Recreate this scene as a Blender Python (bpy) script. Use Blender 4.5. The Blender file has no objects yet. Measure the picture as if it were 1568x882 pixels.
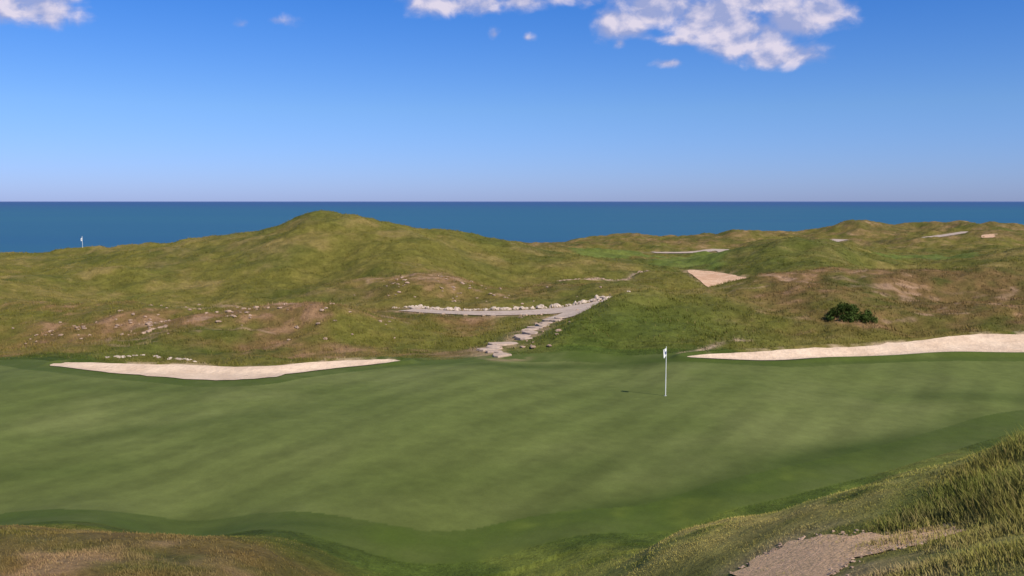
import bpy, bmesh, math, numpy as np
from mathutils import Vector, Matrix
from mathutils.geometry import delaunay_2d_cdt
rng = np.random.default_rng(7)
scene = bpy.context.scene
F = 1358.0; PITCH = math.atan(133.0/F); CP, SP = math.cos(PITCH), math.sin(PITCH)

# ---------- pixel helpers: image pixel coordinates -> view ray -> world ----------
def ray(px, py):
    xr=(px-784)/F; yu=(441-py)/F
    return np.array([xr, CP+yu*SP, -SP+yu*CP])
def W3(px, py, Y):
    d=ray(px,py); return d*(Y/d[1])

# ---------- numpy noise ----------
_T = rng.random((256,256))
def vnoise(x,y):
    xi=np.floor(x).astype(np.int64); yi=np.floor(y).astype(np.int64)
    fx=x-xi; fy=y-yi
    fx=fx*fx*fx*(fx*(fx*6-15)+10); fy=fy*fy*fy*(fy*(fy*6-15)+10)
    a=_T[xi&255,yi&255]; b=_T[(xi+1)&255,yi&255]; c=_T[xi&255,(yi+1)&255]; d=_T[(xi+1)&255,(yi+1)&255]
    return (a*(1-fx)+b*fx)*(1-fy)+(c*(1-fx)+d*fx)*fy
def fbm(x,y,s,o=4,ox=0.0,gain=0.5):
    r=0;a=1;t=0
    x=x/s+ox*17.3+100; y=y/s+ox*9.1+100
    ca,sa=0.8,0.6
    for i in range(o):
        r=r+a*vnoise(x,y); t+=a; a*=gain
        x,y=(x*ca-y*sa)*2.03+5.7,(x*sa+y*ca)*2.03+3.1
    return r/t*2-1
def sst(a,b,x):
    t=np.clip((x-a)/(b-a),0,1); return t*t*(3-2*t)

# ---------- terrain control points ----------
C=[]
def c(px,py,Y): C.append(tuple(W3(px,py,Y)))
def w(x,y,z): C.append((x,y,z))
w(0,0,-1.7);w(-6,0,-2.3);w(6,0,-1.4);w(0,-18,-1);w(-25,-18,-2);w(25,-18,-1)
w(0,8,-4.9);w(0,13,-6.9);w(-4,8,-4.8);w(-10,6,-4.4)
for px,py,Y in [(0,805,17),(200,808,17),(390,830,17),(0,882,13),(200,882,13),(360,882,14.5)]: c(px,py,Y)
w(0.0,18,-8.3);w(-3,18,-8.2)
for px,py,Y in [(1430,735,18),(1300,752,17.8),(1180,780,17.5),(1050,800,17.5),(950,862,17.5),(1568,665,14),(1470,712,13.5),
    (1568,882,6.5),(1300,882,9),(1300,830,11),(1430,805,11),(1150,850,13)]: c(px,py,Y)
w(6.5,20.5,-7.9);w(9.5,21.5,-7.7);w(4,20.5,-8.2)
# green plane
GZ=-8.3
for x,y in [(-14,21.5),(-8,21),(-3,22),(2,22.5),(6,23.5),(9,25),(13,28),(18,31.5),(-18,28),(-9,29),(0,29),(8,31),
            (-22,36),(-11,38),(0,37),(10,38),(20,38),(-24,42),(-12,40.5),(-2,43),(8,44),(16,45),(25,43),(34,40),(-34,30),(-34,42)]:
    w(x,y,GZ)
# behind the green, left
for px,py,Y in [(0,552,48),(150,556,46),(330,561,45.5),(500,556,46.5),(700,549,48.5),
    (0,510,56),(150,515,56),(300,505,56),(450,505,56),(600,510,56),(700,520,55),
    (0,462,68),(150,480,64),(330,484,62),(450,477,62.5),(560,480,62.5),(660,492,61),
    (0,440,80),(180,458,78),(330,460,78),(450,462,76),(560,466,74),(0,392,115),(0,415,96),
    (150,386,115),(150,425,92),(230,380,114),(300,371,112),(300,430,90),(360,362,111),(430,347,110),(470,329,110),(515,324,110),(560,332,111),(600,340,112),(650,347,113),
    (420,430,88),(420,385,98),(515,400,92),(515,355,101),(515,440,82),(640,400,93),(640,440,81),
    (700,358,115),(770,373,119),(850,383,125),(950,390,135),(750,425,90),(850,432,90),(950,432,89),(850,408,104),(950,412,104),(750,400,101),
    (700,470,72),(800,465,72),(900,460,72),
    (640,478,68),(760,478,67.5),(880,472,68),(935,466,69),(870,486,63.5),(830,500,58),(780,525,52.5),(745,543,49)]: c(px,py,Y)
# right bank
for px,py,Y in [(820,546,48.5),(950,546,48),(850,515,52),(880,494,55),(960,466,61),(1050,452,64),(1100,448,65),(1100,500,54),(1180,540,47.5),
    (1200,434,72),(1300,463,59),(1300,430,72),(1300,502,53),(1300,530,49.5),(1400,518,50.5),(1500,512,51.2),(1568,513,51.2),(1700,513,51),
    (1400,470,58),(1400,430,70),(1500,470,57),(1500,430,67),(1568,470,57),(1568,425,67),(1750,430,66),
    (1055,418,105),(1150,438,90),(1100,428,97),(1020,430,92),
    (1090,402,140),(1000,393,165),(1120,392,128),(1180,378,125),(1230,377,125),(1280,378,125),(1330,391,122),(1350,402,118),(1460,400,116),(1510,392,116),(1568,384,115),(1700,380,115),
    (1200,405,100),(1300,405,100),(1450,412,95),(1568,402,95),
    (1400,397,150),(1300,392,160),(1500,394,150),
    (800,375,205),(900,371,210),(1050,363,220),(1150,355,225),(1180,357,225),(1250,353,225),(1320,350,220),(1360,355,220),(1440,354,225),(1500,347,225),(1568,350,225),(1700,348,225),
    (1150,378,190),(1250,372,190),(1400,370,190),(1500,368,190),(1568,372,190),(1000,384,185)]: c(px,py,Y)
# behind main dune / left coast shelf
for x,y,z in [(-22,140,-7.8),(-45,140,-9.3),(-80,140,-9.6),(-8,150,-9.2),(-20,175,-11.5),(-60,175,-12),(-110,175,-12.5),(-60,230,-17),(-130,230,-17),(-15,225,-14),
              (-150,120,-9),(-120,70,-8.5),(-80,40,-8.3),(-50,20,-7),(-50,0,-4),(150,120,-7),(110,70,-6),(70,42,-7),(45,22,-6),(50,0,-3),(200,225,-8)]: w(x,y,z)
C=np.array(C)
def warp(x,y):
    Wd=np.sqrt(y*y+400.0); return np.stack([x/Wd*3.0, np.arcsinh(y/20.0)*1.5],-1)
cp=warp(C[:,0],C[:,1])
def phi(r2): return 0.5*r2*np.log(r2+1e-9)
n=len(C)
A=np.zeros((n+3,n+3)); D=((cp[:,None]-cp[None])**2).sum(-1)
A[:n,:n]=phi(D)+np.eye(n)*2e-4; A[:n,n]=1; A[:n,n+1:]=cp; A[n,:n]=1; A[n+1:,:n]=cp.T
sol=np.linalg.solve(A,np.concatenate([C[:,2],[0,0,0]]))
def H0(x,y):
    q=warp(x,y); out=np.empty(len(q))
    for i in range(0,len(q),20000):
        s=q[i:i+20000]; r2=(s[:,0,None]-cp[None,:,0])**2+(s[:,1,None]-cp[None,:,1])**2
        out[i:i+20000]=phi(r2)@sol[:n]+sol[n]+s@sol[n+1:]
    return out
_Ys=np.concatenate([np.arange(4,60,0.25),np.arange(60,260,0.6)])
def site(px,py,mn=4):  # terrain point hit by the view ray of an image pixel
    d=ray(px,py)/ray(px,py)[1]
    h=H0(d[0]*_Ys,_Ys); diff=d[2]*_Ys-h
    k=np.where((diff<0)&(_Ys>mn))[0]
    k=k[0] if len(k) else len(_Ys)-1
    if k==0: k=1
    a,b=diff[k-1],diff[k]; t=a/(a-b) if a!=b else 0
    Y=_Ys[k-1]+(_Ys[k]-_Ys[k-1])*min(max(t,0),1)
    return (d[0]*Y,Y)
def S(lst,mn=4): return [site(a,b,mn) for a,b in lst]

def inpoly(x,y,P):
    r=np.zeros(x.shape,bool); P=np.array(P); m=len(P)
    for i in range(m):
        x1,y1=P[i];x2,y2=P[(i+1)%m]
        if y1==y2: continue
        cnd=((y1>y)!=(y2>y))&(x<(x2-x1)*(y-y1)/(y2-y1)+x1); r^=cnd
    return r
def dline(x,y,P,closed=False):
    P=np.array(P); m=len(P); best=np.full(x.shape,1e9)
    for i in range(m if closed else m-1):
        a=P[i];b=P[(i+1)%m];ab=b-a;L=(ab**2).sum()+1e-9
        t=np.clip(((x-a[0])*ab[0]+(y-a[1])*ab[1])/L,0,1)
        best=np.minimum(best,(x-a[0]-t*ab[0])**2+(y-a[1]-t*ab[1])**2)
    return np.sqrt(best)
def near(fn,x,y,P,pad=6.0,**k):
    P=np.array(P); out=np.full(x.shape,pad)
    m=(x>P[:,0].min()-pad)&(x<P[:,0].max()+pad)&(y>P[:,1].min()-pad)&(y<P[:,1].max()+pad)
    if m.any(): out[m]=np.minimum(fn(x[m],y[m],P,**k),pad)
    return out
def _sdf(x,y,P):
    d=dline(x,y,P,True); return np.where(inpoly(x,y,P),-d,d)
def sdf(x,y,P): return near(_sdf,x,y,P)
def dl(x,y,P): return near(dline,x,y,P)
def smooth_poly(P,closed=True,sub=8):
    P=np.array(P,float); m=len(P); out=[]
    rngi=range(m) if closed else range(m-1)
    for i in rngi:
        if closed: p0,p1,p2,p3=P[i-1],P[i],P[(i+1)%m],P[(i+2)%m]
        else: p0,p1,p2,p3=P[max(i-1,0)],P[i],P[i+1],P[min(i+2,m-1)]
        for k in range(sub):
            t=k/sub
            out.append(0.5*((2*p1)+(-p0+p2)*t+(2*p0-5*p1+4*p2-p3)*t*t+(-p0+3*p1-3*p2+p3)*t**3))
    if not closed: out.append(P[-1])
    return np.array(out)

# ---------- plan of the course ----------
def onz(px,py,z=GZ):
    d=ray(px,py); k=z/d[2]; return (d[0]*k,d[1]*k)
green=[onz(*p) for p in [(-150,798),(0,800),(200,803),(400,806),(520,818),(640,826),(740,818),(820,803),(1000,783),(1180,742),(1350,700),(1480,664),(1568,640)]]
green+=[(26,36),(34,41),(34,50)]
green+=S([(1568,545),(1450,546),(1300,551),(1200,556),(1050,549),(820,549)],30)+S([(700,554),(610,560),(520,569),(450,577),(400,584),(330,587),(250,582),(150,574),(75,563),(0,556)],30)+[(-34,44),(-36,26)]
green=smooth_poly(green,True,5)
bunL=smooth_poly(S([(80,562),(150,572),(250,580),(330,585),(400,582),(450,575),(520,567),(580,561),(618,556),(560,554),(480,557),(400,562),(300,561),(200,559),(130,558),(95,558)],30),True,5)
bunR=smooth_poly(S([(1050,549),(1120,552),(1200,553),(1300,548),(1380,545),(1450,541),(1568,542)],30)+[(34,48),(36,52)]+S([(1568,514),(1500,513),(1450,517),(1400,524),(1330,530),(1250,534),(1180,539),(1100,544)],30),True,5)
sandpatch=smooth_poly(S([(1052,415),(1085,416),(1125,422),(1158,429),(1140,437),(1100,441),(1080,437),(1068,426)],70),True,5)
road=smooth_poly(S([(625,475),(680,479),(760,480),(830,478),(880,473),(920,466),(945,461)],55),False,8)
roadspur=smooth_poly(S([(900,472),(878,480),(852,489)],55),False,8)
steps_line=smooth_poly(S([(856,488),(835,497),(812,508),(798,520),(765,530),(745,537),(770,546)],45),False,8)
pathL=smooth_poly(S([(195,459),(240,461),(290,462),(335,461)],70),False,6)
path_far=[smooth_poly(S(l,110),False,6) for l in [[(1000,387),(1060,387),(1110,385),(1155,383)],[(1235,375),(1262,372),(1288,367)],[(1418,365),(1450,360),(1482,355)]]]
sandspot=smooth_poly(S([(1503,366),(1518,364),(1531,366),(1520,370),(1506,370)],110),True,4)
fgpath=smooth_poly([ (2.3,6.5)]+S([(1135,888),(1180,850),(1215,832),(1290,820),(1360,818),(1430,812),(1425,832),(1390,838),(1330,850),(1290,872),(1270,895)],5)+[(3.4,6.2)],True,5)
terrace=smooth_poly(S([(825,431),(880,428),(935,424),(990,418)],75),False,6)
trailR=smooth_poly(S([(1045,545),(1080,537),(1110,528),(1150,521)],47),False,6)
bankcrest=smooth_poly(S([(905,487),(965,466),(1040,455),(1110,448),(1165,438)],50),False,4)
fairways=[smooth_poly(S(l,100),True,4) for l in [[(1005,399),(1060,392),(1110,390),(1105,402),(1080,408),(1020,410)],[(1335,394),(1400,391),(1480,393),(1490,397),(1400,400),(1345,400)],[(880,384),(980,388),(1040,396),(980,398),(880,390)]]]
fairways.append(np.array([(-95,125),(-58,125),(-58,160),(-95,160)]))

# ---------- terrain grid ----------
Ys=[-20.0]
while Ys[-1]<470:
    y=Ys[-1]
    st=0.5 if y<6 else (0.11 if y<60 else (0.11+0.7*(y-60)/200 if y<260 else 6.0))
    Ys.append(y+st)
Ys=np.array(Ys)
uf=np.linspace(-0.68,0.68,1150); ue=0.68+np.cumsum(np.linspace(0.004,0.09,45))
us=np.concatenate([-ue[::-1],uf,ue])
Yg,Ug=np.meshgrid(Ys,us,indexing='ij'); Xg=Ug*np.sqrt(Yg*Yg+400)
X=Xg.ravel(); Y=Yg.ravel()
def sub_idx(nn,k): 
    a=np.arange(0,nn,k); return a if a[-1]==nn-1 else np.append(a,nn-1)
def cubic_w(full,kn):
    m=len(kn); M=np.zeros((len(full),m)); T=np.zeros((m,m))
    for i in range(m):
        a=max(i-1,0); b=min(i+1,m-1); T[i,b]+=1/(kn[b]-kn[a]); T[i,a]-=1/(kn[b]-kn[a])
    i=np.clip(np.searchsorted(kn,full,side='right')-1,0,m-2); h=kn[i+1]-kn[i]; t=(full-kn[i])/h; r=np.arange(len(full))
    M[r,i]+=2*t**3-3*t**2+1; M[r,i+1]+=-2*t**3+3*t**2
    M+=((t**3-2*t**2+t)*h)[:,None]*T[i]+((t**3-t**2)*h)[:,None]*T[i+1]
    return M
ri=sub_idx(len(Ys),5); ci=sub_idx(len(us),5)
Zc=H0(Xg[np.ix_(ri,ci)].ravel(),Yg[np.ix_(ri,ci)].ravel()).reshape(len(ri),len(ci))
Z=(cubic_w(Ys,Ys[ri])@Zc@cubic_w(us,us[ci]).T).ravel()
Z=np.clip(Z,-60,4)
GR=lambda x,y: near(_sdf,x,y,green,pad=12)
sg=GR(X,Y)
sand_d=np.minimum(sdf(X,Y,bunL),sdf(X,Y,bunR))
def hardf(x,y): return np.minimum.reduce([dl(x,y,road)-1.5,dl(x,y,roadspur)-1.0,dl(x,y,steps_line)-0.8,dl(x,y,pathL)-1.0,sdf(x,y,sandpatch),sdf(x,y,fgpath)]+[dl(x,y,p)-2.2 for p in path_far])
hard=hardf(X,Y)
rough=sst(0.3,4,sg)*sst(-0.2,1.5,sand_d)*sst(0,2.5,hard)
def blob(x,y,cx,cy,rx,ry,ang=0):
    ca,sa=math.cos(ang),math.sin(ang); dx,dy=x-cx,y-cy
    return np.exp(-(((dx*ca+dy*sa)/rx)**2+((-dx*sa+dy*ca)/ry)**2))
far=sst(60,220,Y); mid=sst(30,60,Y)
Z+=rough*(fbm(X,Y,12,3,1)*(0.35+0.60*mid+0.3*far)+fbm(X,Y,3.4,3,2)*(0.16+0.28*mid+0.10*far)+fbm(X,Y,0.9,2,3)*0.08)
Z+=sst(175,215,Y)*rough*fbm(X,Y,22,3,9)*1.7
# dune knolls and blow-out hollows
Z+=1.2*blob(X,Y,36,114,11,6)-2.3*blob(X,Y,45.5,103,6,5)+1.2*blob(X,Y,60,88,9,6)-1.2*blob(X,Y,30,84,9,5)+0.6*blob(X,Y,24,71,6,4)-1.2*blob(X,Y,34,64,5,4)-1.4*blob(X,Y,51,76,9,4)+0.6*blob(X,Y,42,58,7,3)
Z+=-1.1*blob(X,Y,-31,76,7,4)+0.8*blob(X,Y,-24,61,5,4)-1.0*blob(X,Y,-33,56,3.5,4)+0.8*blob(X,Y,-11,96,4,10,0.3)-0.8*blob(X,Y,-19,92,4,9,-0.2)-0.9*blob(X,Y,-2,92,5,8)+0.7*blob(X,Y,-12,60,4,3)-0.5*blob(X,Y,-16,54,4,3)+0.5*blob(X,Y,-42,92,7,7)
Z+=0.30*np.exp(-(dl(X,Y,bankcrest)/3.0)**2)*sst(0.2,3.0,hard)
Z+=(1-sst(0,4,sg))*(fbm(X,Y,9,2,4)*0.12)
Z-=0.22*sst(0,1.2,-sand_d)
Z+=0.16*np.exp(-((sand_d-0.4)/0.3)**2)*sst(44.5,46,Y)
edge=238+8*fbm(X,Y,40,2,5)
Z=Z*(1-sst(0,60,Y-edge))+(-48)*sst(0,60,Y-edge)
Zg=Z.reshape(Yg.shape)
def H(x,y):
    x=np.asarray(x,float);y=np.asarray(y,float)
    u=x/np.sqrt(y*y+400)
    fi=np.interp(y,Ys,np.arange(len(Ys))); fj=np.interp(u,us,np.arange(len(us)))
    i=np.minimum(fi.astype(int),len(Ys)-2); j=np.minimum(fj.astype(int),len(us)-2); a=fi-i;b=fj-j
    return (Zg[i,j]*(1-b)+Zg[i,j+1]*b)*(1-a)+(Zg[i+1,j]*(1-b)+Zg[i+1,j+1]*b)*a

# ---------- ground albedo ----------
def mix(a,b,t): return a*(1-t[:,None])+np.array(b)[None]*t[:,None]
def albedo(x,y,sg,sand_d,hard):
    n1=fbm(x,y,14,4,11); n2=fbm(x,y,4,4,12); n3=fbm(x,y,1.1,3,13); n5=fbm(x,y,7,4,15)
    col=np.tile(np.array([0.150,0.138,0.028]),(len(x),1))
    col=mix(col,[0.094,0.114,0.021],sst(-0.1,0.45,n1)*0.8)
    col=mix(col,[0.195,0.162,0.044],sst(0.0,0.5,n2)*0.7)
    col=mix(col,[0.078,0.096,0.019],sst(0.1,0.5,n5)*0.55)
    px=x/np.maximum(y,1)
    band=sst(46,50,y)*(1-sst(68,78,y))*(1-sst(-0.04,0.0,px))*1.0
    bandR=sst(50,54,y)*(1-sst(72,84,y))*sst(0.16,0.30,px)*0.9
    hillR=blob(x,y,-4,84,16,10)*0.9
    farR=sst(150,200,y)*0.6
    fgL=(1-sst(17,20,y))*(1-sst(-3,-1,x))*0.85
    dry=np.clip(np.maximum.reduce([band,bandR,hillR,farR,fgL,0.25+0*x]),0,1)
    dn=sst(-0.5,0.35,n2*0.6+n1*0.4+n3*0.3)
    col=mix(col,[0.182,0.104,0.046],dry*dn*0.9)
    scar=sst(0.2,0.6,n3*0.7+n2*0.7)
    col=mix(col,[0.34,0.20,0.135],dry*scar*0.34)
    rid=sst(0.92,0.98,1-np.abs(fbm(x*0.6,y*1.3,5,3,33)))*sst(0.0,0.4,fbm(x,y,9,2,34)+0.1)
    col=mix(col,[0.38,0.25,0.175],rid*np.clip(dry-0.25,0,1)*sst(-0.3,0.2,n3)*0.65)
    g=np.clip(blob(x,y,4,51,8,4.5)*0.8+blob(x,y,9,56,7,6)*0.7+blob(x,y,-20,50,4,2)*0.8+blob(x,y,34,105,10,8)*0.4,0,1)
    col=mix(col,[0.078,0.108,0.018],g*0.8)
    first=(1-sst(0.8,2.6,sg+n2*1.2))
    col=mix(col,[0.062,0.092,0.016],first*0.9)
    ap=(1-sst(24,30,y))*sst(-4.5,-1.5,x+n3*0.5)
    col=mix(col,[0.072,0.104,0.016],ap*0.85)
    col=mix(col,[0.150,0.172,0.030],ap*sst(0.0,0.5,n2+0.5*n3)*0.6)
    fg=(1-sst(15,18,y))*(1-sst(-3,-1,x)); col=mix(col,[0.078,0.088,0.022],fg*sst(-0.05,0.35,n5+0.5*n3)*0.75)
    col=mix(col,[0.30,0.18,0.10],fg*sst(0.05,0.45,n2+0.6*n3)*0.65)
    md=np.clip(blob(x,y,6.4,16.0,4.2,2.8)*1.7,0,1)
    col=mix(col,[0.310,0.285,0.070],md*sst(-0.7,0.15,n3+n2)*0.95)
    col=mix(col,[0.300,0.210,0.085],md*sst(0.1,0.45,n3*0.6+n5)*0.5)
    tl=sst(0,0.06,px-np.minimum(0.29+(y-9)*0.032,0.50))*(1-sst(18,21,y))
    col=mix(col,[0.260,0.232,0.062],tl*0.85); col=mix(col,[0.095,0.115,0.024],tl*sst(0.0,0.4,n2+0.4*n3)*0.8)
    for fpoly in fairways:
        f=1-sst(-0.8,0.8,sdf(x,y,fpoly)+n2*1.5); col=mix(col,[0.115,0.155,0.030],f*0.75)
    col*= (1+0.30*n3+0.16*n2)[:,None]
    gm=1-sst(-0.12,0.12,sg+n3*0.12)
    dx,dy=0.52,0.854
    s1=(x*dy-y*dx); sc_=x*0.96-y*0.28
    stripe=np.tanh(2.0*np.sin(s1*math.pi/0.95+0.4*fbm(x,y,6,2,22)))
    stripe2=np.tanh(2.0*np.sin(sc_*math.pi/2.2))
    gc=np.tile(np.array([0.124,0.149,0.039]),(len(x),1))
    gc=mix(gc,[0.156,0.176,0.054],sst(-0.3,0.5,fbm(x,y,7,3,21)))
    gc=mix(gc,[0.090,0.116,0.026],sst(-0.1,0.6,fbm(x,y,3.5,4,27))*0.4)
    # darker green colour towards the near edge
    gc=mix(gc,[0.092,0.112,0.024],(1-sst(24,36,y))*sst(-2,-14,x)*0.0+(1-sst(22,33,y))*0.35)
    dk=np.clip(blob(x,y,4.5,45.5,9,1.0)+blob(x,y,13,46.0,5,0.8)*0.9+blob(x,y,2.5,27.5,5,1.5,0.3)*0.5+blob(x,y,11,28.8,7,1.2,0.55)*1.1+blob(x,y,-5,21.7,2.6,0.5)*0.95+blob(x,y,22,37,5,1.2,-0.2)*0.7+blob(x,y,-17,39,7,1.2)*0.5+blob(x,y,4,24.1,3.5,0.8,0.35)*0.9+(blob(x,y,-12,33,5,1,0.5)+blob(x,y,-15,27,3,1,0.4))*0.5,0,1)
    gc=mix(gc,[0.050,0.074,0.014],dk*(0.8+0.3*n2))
    gc*=(1+0.085*stripe*(0.7+0.7*fbm(x,y,5,2,25))+0.035*stripe2+0.07*n3+0.06*fbm(x,y,2.5,3,23)+0.10*fbm(x,y,0.35,2,26))[:,None]
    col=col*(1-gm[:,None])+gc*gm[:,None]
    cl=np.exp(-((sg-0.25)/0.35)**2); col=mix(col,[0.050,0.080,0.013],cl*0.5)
    mg=np.exp(-(np.maximum(sand_d,0)/0.35)**2)*(sg>0.3); col=mix(col,[0.50,0.36,0.25],mg*sst(-0.1,0.5,n3)*0.8)
    mh=np.exp(-(np.maximum(hard,0)/0.7)**2); col=mix(col,[0.40,0.27,0.17],mh*sst(-0.3,0.4,n3)*0.7)
    for ln,wd in ((terrace,0.6),(trailR,0.22)):
        m=np.exp(-(dl(x,y,ln)/wd)**2); col=mix(col,[0.50,0.36,0.25],m*sst(-0.5,0.2,n3)*0.9)
    m=np.exp(-((sg-0.5)/0.16)**2)*sst(46,47,y)*(1-sst(5,9,np.abs(x+2))); col=mix(col,[0.45,0.31,0.20],m*sst(-0.4,0.2,n3)*0.9)
    return np.clip(col,0.008,0.9)
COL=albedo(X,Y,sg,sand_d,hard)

def mkmesh(name,verts,faces,cols=None,mat=None,smooth=True):
    verts=np.asarray(verts,np.float32); me=bpy.data.meshes.new(name)
    me.vertices.add(len(verts)); me.vertices.foreach_set('co',verts.ravel())
    if isinstance(faces,(list,tuple)): fl=[np.asarray(f,np.int32) for f in faces if len(f)]
    else: fl=[np.asarray(faces,np.int32)]
    idx=np.concatenate([f.ravel() for f in fl]); tot=np.concatenate([np.full(len(f),f.shape[1],np.int32) for f in fl])
    st=np.concatenate([[0],np.cumsum(tot)[:-1]]).astype(np.int32)
    me.loops.add(len(idx)); me.loops.foreach_set('vertex_index',idx)
    me.polygons.add(len(tot)); me.polygons.foreach_set('loop_start',st)
    me.polygons.foreach_set('use_smooth',np.full(len(tot),smooth,bool))
    me.update(calc_edges=True)
    if cols is not None:
        at=me.attributes.new('Col','FLOAT_COLOR','POINT'); rgba=np.ones((len(verts),4),np.float32); rgba[:,:3]=cols
        at.data.foreach_set('color',rgba.ravel())
    ob=bpy.data.objects.new(name,me); scene.collection.objects.link(ob)
    if mat: me.materials.append(mat)
    return ob

# ---------- material helpers ----------
class NT:
    def __init__(s,nt): s.nt=nt; s.nt.nodes.clear()
    def n(s,t,**k):
        nd=s.nt.nodes.new(t)
        for a,b in k.items(): setattr(nd,a,b)
        return nd
    def put(s,v,sock):
        if isinstance(v,bpy.types.NodeSocket): s.nt.links.new(v,sock)
        elif v is not None: sock.default_value=v
    def m(s,op,a,b=None,c_=None,clamp=False):
        nd=s.n('ShaderNodeMath',operation=op,use_clamp=clamp); s.put(a,nd.inputs[0]); s.put(b,nd.inputs[1]); s.put(c_,nd.inputs[2]); return nd.outputs[0]
    def vm(s,op,a,b=None):
        nd=s.n('ShaderNodeVectorMath',operation=op); s.put(a,nd.inputs[0]); s.put(b,nd.inputs[1]); return nd.outputs[0]
    def scale(s,a,f):
        nd=s.n('ShaderNodeVectorMath',operation='SCALE'); s.put(a,nd.inputs[0]); s.put(f,nd.inputs[3]); return nd.outputs[0]
    def mixc(s,f,a,b,bt='MIX'):
        nd=s.n('ShaderNodeMix',data_type='RGBA',blend_type=bt); s.put(f,nd.inputs[0]); s.put(a,nd.inputs[6]); s.put(b,nd.inputs[7]); return nd.outputs[2]
    def noise(s,vec,sc,det=4,rough=0.55,dist=0):
        nd=s.n('ShaderNodeTexNoise'); s.put(vec,nd.inputs['Vector']); nd.inputs['Scale'].default_value=sc; nd.inputs['Detail'].default_value=det; nd.inputs['Roughness'].default_value=rough; nd.inputs['Distortion'].default_value=dist; return nd.outputs[0]
    def mr(s,v,a,b,c_,d,smooth=False):
        nd=s.n('ShaderNodeMapRange')
        if smooth: nd.interpolation_type='SMOOTHSTEP'
        s.put(v,nd.inputs[0])
        for i,q in enumerate((a,b,c_,d)): nd.inputs[1+i].default_value=q
        return nd.outputs[0]
def newmat(name):
    m=bpy.data.materials.new(name); m.use_nodes=True; return m,NT(m.node_tree)
def finish(t,bsdf):
    o=t.n('ShaderNodeOutputMaterial'); t.nt.links.new(bsdf,o.inputs[0])
def simple(name,col,var=0.15,sc=8,rough=0.85,bump=0.3,bd=0.02,col2=None):
    m,t=newmat(name); tc=t.n('ShaderNodeTexCoord').outputs['Object']
    nz=t.noise(tc,sc,6,0.65)
    base=col
    if col2: base=t.mixc(t.mr(t.noise(tc,sc*0.2,4),0.35,0.65,0,1),(*col,1),(*col2,1))
    cc=t.scale(base,t.mr(nz,0.3,0.7,1-var,1+var))
    b=t.n('ShaderNodeBsdfPrincipled'); t.put(cc,b.inputs['Base Color']); b.inputs['Roughness'].default_value=rough; b.inputs['Specular IOR Level'].default_value=0.2
    if bump:
        bp=t.n('ShaderNodeBump'); bp.inputs['Strength'].default_value=bump; bp.inputs['Distance'].default_value=bd; t.put(nz,bp.inputs['Height']); t.put(bp.outputs[0],b.inputs['Normal'])
    finish(t,b.outputs[0]); return m

def turf_mat():
    m,t=newmat('turf'); tc=t.n('ShaderNodeTexCoord').outputs['Object']
    base=t.n('ShaderNodeAttribute',attribute_name='Col').outputs['Color']
    a=t.noise(tc,2.2,8,0.7); b_=t.noise(tc,11,6,0.7)
    ro=t.n('ShaderNodeAttribute',attribute_name='rough').outputs['Fac']
    amp=t.m('MULTIPLY_ADD',ro,0.8,0.32)
    k=t.m('ADD',t.m('MULTIPLY',t.m('SUBTRACT',a,0.5),1.3),t.m('MULTIPLY',t.m('SUBTRACT',b_,0.5),1.1))
    k=t.m('MULTIPLY_ADD',k,amp,1.0)
    cc=t.scale(base,k)
    b=t.n('ShaderNodeBsdfPrincipled'); t.put(cc,b.inputs['Base Color']); b.inputs['Roughness'].default_value=0.9; b.inputs['Specular IOR Level'].default_value=0.1
    bp=t.n('ShaderNodeBump'); t.put(t.m('MULTIPLY_ADD',ro,0.75,0.08),bp.inputs['Strength']); bp.inputs['Distance'].default_value=0.14
    t.put(t.m('ADD',a,t.m('MULTIPLY',b_,0.4)),bp.inputs['Height']); t.put(bp.outputs[0],b.inputs['Normal'])
    finish(t,b.outputs[0]); return m
nR,nC=Yg.shape
ii=np.arange(nR*nC).reshape(nR,nC)
faces=np.stack([ii[:-1,:-1],ii[:-1,1:],ii[1:,1:],ii[1:,:-1]],-1).reshape(-1,4)
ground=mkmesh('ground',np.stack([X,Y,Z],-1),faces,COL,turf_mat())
at=ground.data.attributes.new('rough','FLOAT','POINT'); at.data.foreach_set('value',sst(-0.1,0.6,sg).astype(np.float32))

# ---------- draped sheets ----------
def drape(name,poly,step,mat,lift=0.03,jit=0.0,js=1.0):
    P=np.array(poly)
    if jit:
        c0=P.mean(0); d=P-c0; L=np.linalg.norm(d,axis=1,keepdims=True)
        P=P+d/L*(fbm(P[:,0]*3,P[:,1]*3,js,3,31)*jit)[:,None]
    xs=np.arange(P[:,0].min(),P[:,0].max(),step); ys=np.arange(P[:,1].min(),P[:,1].max(),step)
    gx,gy=np.meshgrid(xs,ys); gx=gx.ravel();gy=gy.ravel()
    gx=gx+rng.uniform(-.2,.2,len(gx))*step; gy=gy+rng.uniform(-.2,.2,len(gy))*step
    ok=sdf(gx,gy,P)<-step*0.4; pts=[Vector(p) for p in P]+[Vector((a,b)) for a,b in zip(gx[ok],gy[ok])]
    v,e,f,*_=delaunay_2d_cdt(pts,[],[list(range(len(P)))],1,1e-5)
    v=np.array([tuple(q) for q in v]); z=H(v[:,0],v[:,1])+lift
    return mkmesh(name,np.column_stack([v,z]),np.array([list(q) for q in f if len(q)==3]),None,mat)
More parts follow.
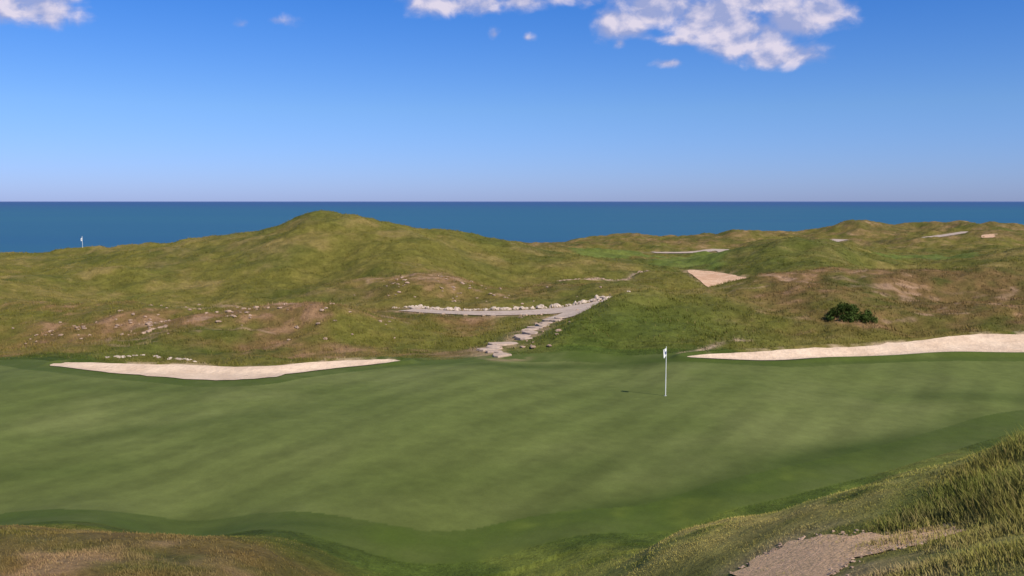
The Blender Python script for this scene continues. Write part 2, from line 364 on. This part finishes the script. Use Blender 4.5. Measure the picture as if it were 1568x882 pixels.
def ribbon(name,line,wd,mat,lift=0.035,nx=7):
    L=np.array(line); T=np.gradient(L,axis=0); T/=np.linalg.norm(T,axis=1,keepdims=True); N=np.stack([-T[:,1],T[:,0]],-1)
    V=[]
    for k in range(nx):
        o=np.full((len(L),1),(k/(nx-1)-0.5)*wd)
        if k in (0,nx-1): o=o*(1+0.22*fbm(L[:,0],L[:,1],1.3,3,40+k))[:,None]
        V.append(L+N*o)
    V=np.stack(V,1); m=len(L); vv=V.reshape(-1,2); ii=np.arange(m*nx).reshape(m,nx)
    f=np.stack([ii[:-1,:-1],ii[1:,:-1],ii[1:,1:],ii[:-1,1:]],-1).reshape(-1,4)
    return mkmesh(name,np.column_stack([vv,H(vv[:,0],vv[:,1])+lift]),f,None,mat)
sand=simple('bunker_sand',(0.76,0.58,0.43),0.12,3,0.95,0.9,0.10,col2=(0.64,0.47,0.34))
dirt=simple('dry_dirt',(0.60,0.36,0.22),0.25,5,0.95,0.8,0.06,col2=(0.72,0.48,0.32))
soil=simple('pale_sandy_soil',(0.84,0.52,0.30),0.40,16,0.95,1.0,0.05,col2=(0.70,0.45,0.25))
gravel=simple('gravel_surface',(0.44,0.34,0.28),0.18,6,0.9,0.4,0.02,col2=(0.52,0.41,0.34))
drape('sand_bunker',bunL,0.3,sand,0.03,jit=0.3)
drape('sand_bunker',bunR,0.3,sand,0.03,jit=0.3)
drape('sand_patch',sandpatch,0.8,dirt,0.05,jit=0.5)
drape('sand_patch',sandspot,0.8,dirt,0.08)
drape('dirt_path',fgpath,0.12,soil,0.015,jit=0.5)
ribbon('cart_path',road,2.5,gravel,0.05)
ribbon('cart_path',roadspur,1.9,gravel,0.058)
ribbon('cart_path',pathL,1.5,gravel,0.06)
for p in path_far: ribbon('cart_path',p,3.3,gravel,0.09)

# ---------- grass blades ----------
def blade_mat():
    m,t=newmat('fescue_blades')
    base=t.n('ShaderNodeAttribute',attribute_name='Col').outputs['Color']
    g=t.n('ShaderNodeNewGeometry').outputs['Normal']
    nn=t.vm('NORMALIZE',t.vm('ADD',t.scale(g,0.42),(0,0,0.74)))
    d=t.n('ShaderNodeBsdfDiffuse'); t.put(base,d.inputs[0]); t.put(nn,d.inputs['Normal'])
    tr=t.n('ShaderNodeBsdfTranslucent'); t.put(base,tr.inputs[0])
    mx=t.n('ShaderNodeMixShader'); mx.inputs[0].default_value=0.2; t.put(d.outputs[0],mx.inputs[1]); t.put(tr.outputs[0],mx.inputs[2])
    finish(t,mx.outputs[0]); return m
BM=blade_mat()
def blades(name,x,y,hgt,wid,seg2,tuft=0.1,per=4,straw=0.15,gain=1.15):
    sg_=GR(x,y); sd=np.minimum(sdf(x,y,bunL),sdf(x,y,bunR)); hd=hardf(x,y)
    fw=np.minimum.reduce([sdf(x,y,p) for p in fairways])
    sparse=(rng.random(len(x))<0.98*sst(-0.12,0.25,fbm(x,y,0.45,3,61)))&(y<16)
    ok=(sg_>0.25)&(sd>0.12)&((hd>0.05)|sparse)&(fw>0)
    x,y,sg_,sd,hd,hgt,wid=x[ok],y[ok],sg_[ok],sd[ok],hd[ok],hgt[ok],wid[ok]
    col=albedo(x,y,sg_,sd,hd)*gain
    ins=(hd<0.05)&(y<16); col[ins]=np.array([0.36,0.28,0.11])
    shrink=0.35+0.65*sst(0.3,3.0,sg_)
    x=np.repeat(x,per)+rng.normal(0,tuft,len(x)*per); y=np.repeat(y,per)+rng.normal(0,tuft,len(y)*per)
    hgt=np.repeat(hgt*shrink,per)*rng.uniform(0.5,1.25,len(x)); wid=np.repeat(wid,per); col=np.repeat(col,per,0)
    N=len(x); z=H(x,y)-0.02
    th=rng.uniform(0,2*math.pi,N); wx,wy=np.cos(th)*wid,np.sin(th)*wid
    la=rng.normal(2.6,1.3,N); lm=hgt*rng.uniform(0.15,0.75,N); lx,ly=np.cos(la)*lm,np.sin(la)*lm
    col=col*rng.uniform(0.75,1.35,(N,1))
    st=rng.random(N)<straw; col[st]=col[st]*0.4+np.array([0.32,0.24,0.10])*0.6
    B=np.stack([x,y,z],-1); wv=np.stack([wx,wy,0*wx],-1)
    tip=B+np.stack([lx,ly,hgt],-1)
    if seg2:
        mid=B+np.stack([lx*0.35,ly*0.35,hgt*0.6],-1)
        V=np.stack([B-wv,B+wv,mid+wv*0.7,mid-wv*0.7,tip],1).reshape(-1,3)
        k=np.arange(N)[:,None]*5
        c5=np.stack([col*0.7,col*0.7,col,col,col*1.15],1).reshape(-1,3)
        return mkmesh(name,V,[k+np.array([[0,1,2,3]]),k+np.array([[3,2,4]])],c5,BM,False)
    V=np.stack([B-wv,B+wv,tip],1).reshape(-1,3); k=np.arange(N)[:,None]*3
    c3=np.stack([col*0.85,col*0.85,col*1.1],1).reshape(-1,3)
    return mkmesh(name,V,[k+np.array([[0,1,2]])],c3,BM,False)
n_=140000
yy=np.exp(rng.uniform(math.log(44),math.log(238),n_)); uu=rng.uniform(-0.72,0.72,n_); xx=uu*(yy+4)
kp=rng.random(n_)<np.clip(0.25+0.8*(fbm(xx,yy,2.5,3,51)+0.4),0.08,1)
xx,yy=xx[kp],yy[kp]
blades('rough_grass',xx,yy,rng.uniform(0.06,0.24,len(xx)),0.013+yy*0.00020,False,0.12,4,0.10,1.2)
n_=160000
yy=rng.uniform(5,26,n_); xx=rng.uniform(-0.66,0.72,n_)*(yy+1)
tall=np.clip(sst(0,0.10,xx/yy-np.minimum(0.31+(yy-9)*0.032,0.53))*(1-sst(16,19,yy))+sst(2,4,-xx)*(1-sst(16,19,yy))*0.25,0,1)
kp=rng.random(n_)<np.clip(0.35+0.65*tall+0.8*fbm(xx,yy,0.9,2,52),0.1,1)
xx,yy,tall=xx[kp],yy[kp],tall[kp]
hh=rng.uniform(0.022,0.055,len(xx))+tall*rng.uniform(0.04,0.22,len(xx))*(0.6+1.2*fbm(xx,yy,1.2,2,53))
blades('rough_grass',xx,yy,np.maximum(hh,0.022),0.0038+0*xx+yy*0.0002,True,0.05,4,0.22,1.3)

# ---------- stones ----------
bm=bmesh.new(); bmesh.ops.create_icosphere(bm,subdivisions=2,radius=1); bm.verts.ensure_lookup_table()
IV=np.array([v.co[:] for v in bm.verts]); IF=np.array([[v.index for v in f.verts] for f in bm.faces]); bm.free()
def rocks(name,xs,ys,size,mat,flat=0.6):
    V=[];Fc=[];k=0
    for x,y,s in zip(xs,ys,size):
        o=rng.uniform(0,50,3); r=1+0.35*np.sin(IV@rng.normal(0,2.2,3)+o[0])*np.cos(IV@rng.normal(0,2.2,3)+o[1])
        q=IV*r[:,None]*s*np.array([rng.uniform(.7,1.4),rng.uniform(.7,1.3),flat*rng.uniform(.7,1.2)])
        a=rng.uniform(0,6.28); q=q@np.array([[math.cos(a),math.sin(a),0],[-math.sin(a),math.cos(a),0],[0,0,1]])
        q+=np.array([x,y,float(H(x,y))+s*flat*0.3]); V.append(q);Fc.append(IF+k);k+=len(IV)
    return mkmesh(name,np.concatenate(V),np.concatenate(Fc),None,mat,False)
stone=simple('pale_limestone',(0.62,0.50,0.40),0.35,6,0.9,0.6,0.03,col2=(0.40,0.31,0.25))
stone2=simple('weathered_stone',(0.46,0.32,0.24),0.3,6,0.9,0.6,0.03,col2=(0.32,0.22,0.16))
def along(line,nn,sd):
    L=np.array(line); i=rng.uniform(0,len(L)-1.001,nn); k=i.astype(int); f=(i-k)[:,None]; p=L[k]*(1-f)+L[k+1]*f
    return p[:,0]+rng.normal(0,sd,nn),p[:,1]+np.abs(rng.normal(0,sd,nn))
edgeline=np.array(road)+np.array([0,2.1])
xs,ys=along(edgeline,240,0.9); rocks('boulder_row',xs,ys,rng.uniform(0.09,0.20,len(xs))*rng.choice([1,1,1.6],len(xs)),stone,0.75)
xs,ys=along(np.array(road)+np.array([0,-1.6]),40,0.3); rocks('scattered_stones',xs,ys,rng.uniform(0.05,0.13,len(xs)),stone2)
xs=[];ys=[]
for (cx_,cy_,sx_,sy_,k) in [(690,445,40,10,36),(610,437,10,10,16),(225,503,18,10,44),(365,488,50,8,36),(110,508,50,8,24),(800,455,90,7,24),(520,500,60,10,16),(820,515,26,18,26)]:
    for q in range(k):
        p=site(rng.normal(cx_,sx_),rng.normal(cy_,sy_),45); xs.append(p[0]);ys.append(p[1])
xs=np.array(xs);ys=np.array(ys); kk_=GR(xs,ys)>0.6; xs,ys=xs[kk_],ys[kk_]
rocks('scattered_stones',xs,ys,rng.uniform(0.06,0.17,len(xs)),stone2)
xs,ys=along(S([(155,548),(200,545),(250,543),(295,545)],44),50,0.15); rocks('scattered_stones',xs,ys,rng.uniform(0.06,0.13,len(xs)),stone,0.4)
xs,ys=along(terrace,80,0.3); rocks('scattered_stones',xs,ys,rng.uniform(0.06,0.2,len(xs)),stone2,0.5)
px_=np.array(fgpath); xs,ys=along(px_,300,0.14); rocks('scattered_stones',xs,ys,rng.uniform(0.008,0.03,len(xs)),stone2,0.6)

# stone steps
V=[];Fc=[];k=0
L=steps_line; seg=np.linalg.norm(np.diff(L,axis=0),axis=1); cum=np.concatenate([[0],np.cumsum(seg)]); tot=cum[-1]
s=0.2
while s<tot:
    x=np.interp(s,cum,L[:,0]); y=np.interp(s,cum,L[:,1]); x2=np.interp(s+0.3,cum,L[:,0]); y2=np.interp(s+0.3,cum,L[:,1])
    x+=rng.normal(0,0.15); y+=rng.normal(0,0.08)
    a=math.atan2(y2-y,x2-x)+rng.normal(0,0.3)
    hw=rng.uniform(0.45,0.9); hl=rng.uniform(0.28,0.5); m=12
    ang=np.linspace(0,2*math.pi,m,endpoint=False); r=1/np.maximum(np.abs(np.cos(ang)),np.abs(np.sin(ang)))**0.7*rng.uniform(0.7,1.1,m)
    lx,ly=np.cos(ang)*r*hl,np.sin(ang)*r*hw
    wx=x+lx*math.cos(a)-ly*math.sin(a); wy=y+lx*math.sin(a)+ly*math.cos(a); z=float(H(x,y))+0.10
    ring=lambda dz,f:np.column_stack([x+(wx-x)*f,y+(wy-y)*f,np.full(m,z+dz)])
    V.append(np.concatenate([ring(-0.3,1.0),ring(-0.03,1.0),ring(0,0.95),np.array([[x,y,z+0.004]])]))
    for j in range(m):
        j2=(j+1)%m; Fc+= [[k+j,k+j2,k+m+j2],[k+j,k+m+j2,k+m+j],[k+m+j,k+m+j2,k+2*m+j2],[k+m+j,k+2*m+j2,k+2*m+j],[k+2*m+j,k+2*m+j2,k+3*m]]
    k+=3*m+1; s+=rng.uniform(0.8,1.3)
mkmesh('stone_steps',np.concatenate(V),np.array(Fc),None,simple('step_stone',(0.56,0.42,0.33),0.25,5,0.9,0.5,0.02,col2=(0.44,0.33,0.26)),False)

# ---------- shrub ----------
def shrub(name,cx,cy,rx,ry,rz,nl):
    root=bpy.data.objects.new(name,None); scene.collection.objects.link(root)
    base=float(H(cx,cy)); root.location=(cx,cy,base)
    nc=46; cs=[]
    for i in range(nc):
        a=rng.uniform(0,6.28); r=math.sqrt(rng.random()); cs.append((math.cos(a)*r*rx,math.sin(a)*r*ry,rz*(0.2+0.8*(1-r*r)*rng.uniform(0.4,1.3))*(0.75-0.35*math.cos(a)*r),rng.uniform(0.12,0.28)))
    cs=np.array(cs); kk=rng.integers(0,nc,nl); d=rng.normal(0,1,(nl,3)); d/=np.linalg.norm(d,axis=1,keepdims=True)
    p=cs[kk,:3]+d*(cs[kk,3]*rng.uniform(0.6,1.2,nl))[:,None]; p[:,2]=np.maximum(p[:,2]+(H(cx+p[:,0],cy+p[:,1])-base),-0.8)
    t1=rng.normal(0,1,(nl,3)); t1/=np.linalg.norm(t1,axis=1,keepdims=True); t2=np.cross(t1,d); t2/=np.linalg.norm(t2,axis=1,keepdims=True)+1e-6
    sz=rng.uniform(0.035,0.075,nl)[:,None]
    V=np.stack([p-t1*sz,p+t2*sz*0.5,p+t1*sz,p-t2*sz*0.5],1).reshape(-1,3)
    col=np.array([0.066,0.098,0.024])*rng.uniform(0.5,1.7,(nl,1))*(0.5+0.9*(kk%3)[:,None]/2)
    o=mkmesh('leaves',V,np.arange(nl*4).reshape(-1,4),np.repeat(col,4,0),BM,False); o.parent=root
    VV=[];FF=[];k=0
    for i in range(nc):
        a=np.array([cs[i,0]*0.2,cs[i,1]*0.2,-0.1]); b=cs[i,:3]
        for j in range(4):
            an=j*math.pi/2; off=np.array([math.cos(an),math.sin(an),0]); VV+= [a+off*0.025,b+off*0.008]
        for j in range(4): FF.append([k+2*j,k+2*((j+1)%4),k+2*((j+1)%4)+1,k+2*j+1])
        k+=8
    o=mkmesh('branches',VV,np.array(FF),None,simple('bark',(0.09,0.06,0.04),bump=0)); o.parent=root
p=site(1305,481,50); shrub('shrub',p[0],p[1],1.5,1.2,0.75,7500)

# ---------- golf flag ----------
white=simple('white_paint',(0.80,0.80,0.78),0.02,5,0.4,0)
cloth=simple('flag_cloth',(0.80,0.80,0.80),0.04,20,0.8,0)
navy=simple('flag_navy_print',(0.03,0.05,0.16),0.04,20,0.8,0)
dark=simple('cup_liner',(0.02,0.02,0.02),0.05,5,0.6,0)
def flag(x,y,hgt=2.13):
    root=bpy.data.objects.new('golf_flagstick',None); scene.collection.objects.link(root); z0=float(H(x,y)); root.location=(x,y,z0)
    def lathe(nm,prof,mat,sg=16):
        V=[];FF=[]
        for r,z in prof:
            for j in range(sg): a=j*2*math.pi/sg; V.append((r*math.cos(a),r*math.sin(a),z))
        for i in range(len(prof)-1):
            for j in range(sg): FF.append([i*sg+j,i*sg+(j+1)%sg,(i+1)*sg+(j+1)%sg,(i+1)*sg+j])
        o=mkmesh(nm,V,np.array(FF),None,mat); o.parent=root
    lathe('pole',[(0.021,-0.1),(0.021,0.7),(0.019,0.72),(0.017,1.5),(0.014,hgt-0.02),(0.018,hgt-0.015),(0.018,hgt+0.005),(0.008,hgt+0.018),(0.0005,hgt+0.02)],white)
    lathe('cup_rim',[(0.054,0.003),(0.057,0.010),(0.060,0.006),(0.060,-0.02)],white,24)
    lathe('cup_liner',[(0.054,0.0075),(0.0005,0.0078)],dark,24)
    nu,nv=26,22; V=[];FF=[];mi=[]
    for i in range(nu):
        u=i/(nu-1)
        for j in range(nv):
            v=j/(nv-1)
            droop=0.26*u**1.15
            fold=math.sin(u*9+v*2)*0.030*u+math.sin(u*15+1)*0.012*u
            out=0.02+0.20*u*(1-0.25*v)
            V.append((-out*0.8+fold*0.3+0.03, -out*0.35+fold-0.03,(hgt-0.03)-v*0.33-droop*0.45*(0.6+0.4*v)))
    for j in range(nv): V[j]=(0.016,0.0,V[j][2])
    for i in range(nu-1):
        for j in range(nv-1): FF.append([i*nv+j,(i+1)*nv+j,(i+1)*nv+j+1,i*nv+j+1]); mi.append(1 if (0.10<i/nu<0.5 and 0.35<j/nv<0.7) else 0)
    o=mkmesh('flag',V,np.array(FF),None,cloth); o.data.materials.append(navy); o.data.polygons.foreach_set('material_index',np.array(mi,np.int32)); o.parent=root
p=site(1019,606,25); flag(p[0],p[1])
flag(W3(133,400,119)[0],118,1.3)

# ---------- lake ----------
def lake():
    m,t=newmat('lake_water'); tc=t.n('ShaderNodeTexCoord').outputs['Object']
    sx=t.n('ShaderNodeSeparateXYZ'); t.put(tc,sx.inputs[0])
    st=t.n('ShaderNodeMapping'); st.inputs['Scale'].default_value=(0.0004,0.003,1); t.put(tc,st.inputs[0])
    nz=t.noise(st.outputs[0],1.0,5,0.6)
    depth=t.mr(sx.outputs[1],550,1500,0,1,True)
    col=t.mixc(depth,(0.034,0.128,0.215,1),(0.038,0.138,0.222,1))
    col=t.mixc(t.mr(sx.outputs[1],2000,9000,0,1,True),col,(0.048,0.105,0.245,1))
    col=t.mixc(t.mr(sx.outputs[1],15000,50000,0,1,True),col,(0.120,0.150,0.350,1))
    col=t.mixc(t.m('MULTIPLY',t.mr(nz,0.35,0.7,0,1),0.55),col,(0.026,0.100,0.235,1))
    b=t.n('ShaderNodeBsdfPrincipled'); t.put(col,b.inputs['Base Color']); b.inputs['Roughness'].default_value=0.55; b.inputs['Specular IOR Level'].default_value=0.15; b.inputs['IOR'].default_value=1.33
    w1=t.n('ShaderNodeMapping'); w1.inputs['Scale'].default_value=(0.12,0.35,1); t.put(tc,w1.inputs[0])
    bp=t.n('ShaderNodeBump'); bp.inputs['Strength'].default_value=0.6; bp.inputs['Distance'].default_value=0.5; t.put(t.noise(w1.outputs[0],1,5,0.6),bp.inputs['Height']); t.put(bp.outputs[0],b.inputs['Normal'])
    finish(t,b.outputs[0])
    R=90000; ys=[200,400,700,1200,2500,5000,12000,30000,R]; xs=[-R,-20000,-5000,-1200,0,1200,5000,20000,R]
    V=[(x,y,-35) for y in ys for x in xs]; FF=[[j*9+i,j*9+i+1,(j+1)*9+i+1,(j+1)*9+i] for j in range(8) for i in range(8)]
    mkmesh('lake_water',V,np.array(FF),None,m)
lake()

# ---------- sun and sky ----------
az=math.atan2(1.3,-1.35); el=math.radians(43)
sd=Vector((math.sin(az)*math.cos(el),math.cos(az)*math.cos(el),math.sin(el)))
L=bpy.data.lights.new('sun','SUN'); L.energy=4.8; L.angle=math.radians(0.5); L.color=(1,0.92,0.79)
lo=bpy.data.objects.new('sun',L); lo.rotation_euler=sd.to_track_quat('Z','Y').to_euler(); scene.collection.objects.link(lo)
wd=bpy.data.worlds.new('World'); scene.world=wd; wd.use_nodes=True; t=NT(wd.node_tree)
sky=t.n('ShaderNodeTexSky'); sky.sky_type='NISHITA'; sky.sun_disc=False; sky.sun_elevation=el; sky.sun_rotation=az; sky.altitude=0; sky.air_density=1.0; sky.dust_density=0.3; sky.ozone_density=3.0
g=t.n('ShaderNodeTexCoord').outputs['Generated']; sp=t.n('ShaderNodeSeparateXYZ'); t.put(g,sp.inputs[0])
AZ=t.m('ARCTAN2',sp.outputs[0],sp.outputs[1]); EL=t.m('ARCSINE',sp.outputs[2])
tint=t.mixc(t.mr(EL,0.0,0.10,0,1),(0.52,0.68,1.46,1),(0.50,0.74,1.24,1))
tint=t.mixc(t.mr(EL,0.10,0.225,0,1),tint,(0.26,0.64,1.28,1))
tint=t.mixc(t.mr(EL,0.25,0.7,0,1),tint,(0.66,0.80,0.90,1))
skc=t.mixc(1.0,sky.outputs[0],tint,'MULTIPLY')
def ae(px,py): d=ray(px,py); d=d/np.linalg.norm(d); return math.atan2(d[0],d[1]),math.asin(d[2])
blobs=[(955,36,46,28,1.2),(1010,14,70,30,1.3),(1090,28,80,34,1.3),(1150,58,74,30,1.3),(1195,84,62,20,1.3),(1268,18,46,26,1.2),(1215,34,50,26,1.2),(1160,2,60,20,1.2),(1120,45,66,30,1.3),
 (690,4,76,20,1.1),(800,2,40,15,.8),(870,-2,50,13,.7),(30,8,80,28,1.2),(90,-4,40,14,.8),(1045,60,36,10,.8),(1025,97,24,8,.8),(758,52,11,10,.7),(808,57,9,6,.5),(423,31,18,7,.28),(370,38,14,8,.35),(950,66,12,10,.7),
 (2300,-60,140,50,1),(-700,-90,160,50,1),(500,-160,180,40,1),(1000,-140,140,40,1)]
cv=t.n('ShaderNodeCombineXYZ'); t.put(AZ,cv.inputs[0]); t.put(EL,cv.inputs[1])
dens=None
for px,py,rx,ry,s_ in blobs:
    a0,e0=ae(px,py)
    dx=t.m('MULTIPLY',t.m('SUBTRACT',AZ,a0),F/rx); dy=t.m('MULTIPLY',t.m('SUBTRACT',EL,e0),F/ry)
    q=t.m('MULTIPLY',t.m('SUBTRACT',1.2,t.m('SQRT',t.m('ADD',t.m('MULTIPLY',dx,dx),t.m('MULTIPLY',dy,dy)))),s_)
    dens=q if dens is None else t.m('SMOOTH_MAX',dens,q,0.15)
dens=t.m('MINIMUM',dens,1.0)
def cn(off):
    v=t.vm('ADD',cv.outputs[0],off); mp=t.n('ShaderNodeMapping'); mp.inputs['Scale'].default_value=(1,1.35,1); t.put(v,mp.inputs[0])
    return t.noise(mp.outputs[0],24,9,0.54,0.2)
N1=cn((0,0,0)); N2=cn((0.005,0.011,0))
dd=t.m('ADD',dens,t.m('MULTIPLY',t.m('SUBTRACT',N1,0.49),2.3))
alpha=t.mr(dd,0.0,0.95,0,1,True)
lit=t.m('ADD',t.m('MULTIPLY',t.m('SUBTRACT',N1,N2),4.5),t.mr(dd,0.1,1.7,0.08,0.62),clamp=True)
cc=t.mixc(lit,(3.5,4.0,6.6,1),(7.9,7.2,8.3,1))
fin=t.mixc(t.m('MULTIPLY',alpha,0.93),skc,cc)
bg=t.n('ShaderNodeBackground'); t.put(fin,bg.inputs[0]); bg.inputs[1].default_value=0.10
o=t.n('ShaderNodeOutputWorld'); t.nt.links.new(bg.outputs[0],o.inputs[0])

# ---------- camera ----------
cam=bpy.data.cameras.new('camera'); co=bpy.data.objects.new('camera',cam); scene.collection.objects.link(co); scene.camera=co
cam.sensor_width=36; cam.lens=36*F/1568; cam.clip_end=200000; cam.clip_start=0.1
co.rotation_euler=(math.pi/2-PITCH,0,0)
scene.view_settings.view_transform='Standard'; scene.view_settings.look='None'; scene.view_settings.exposure=0
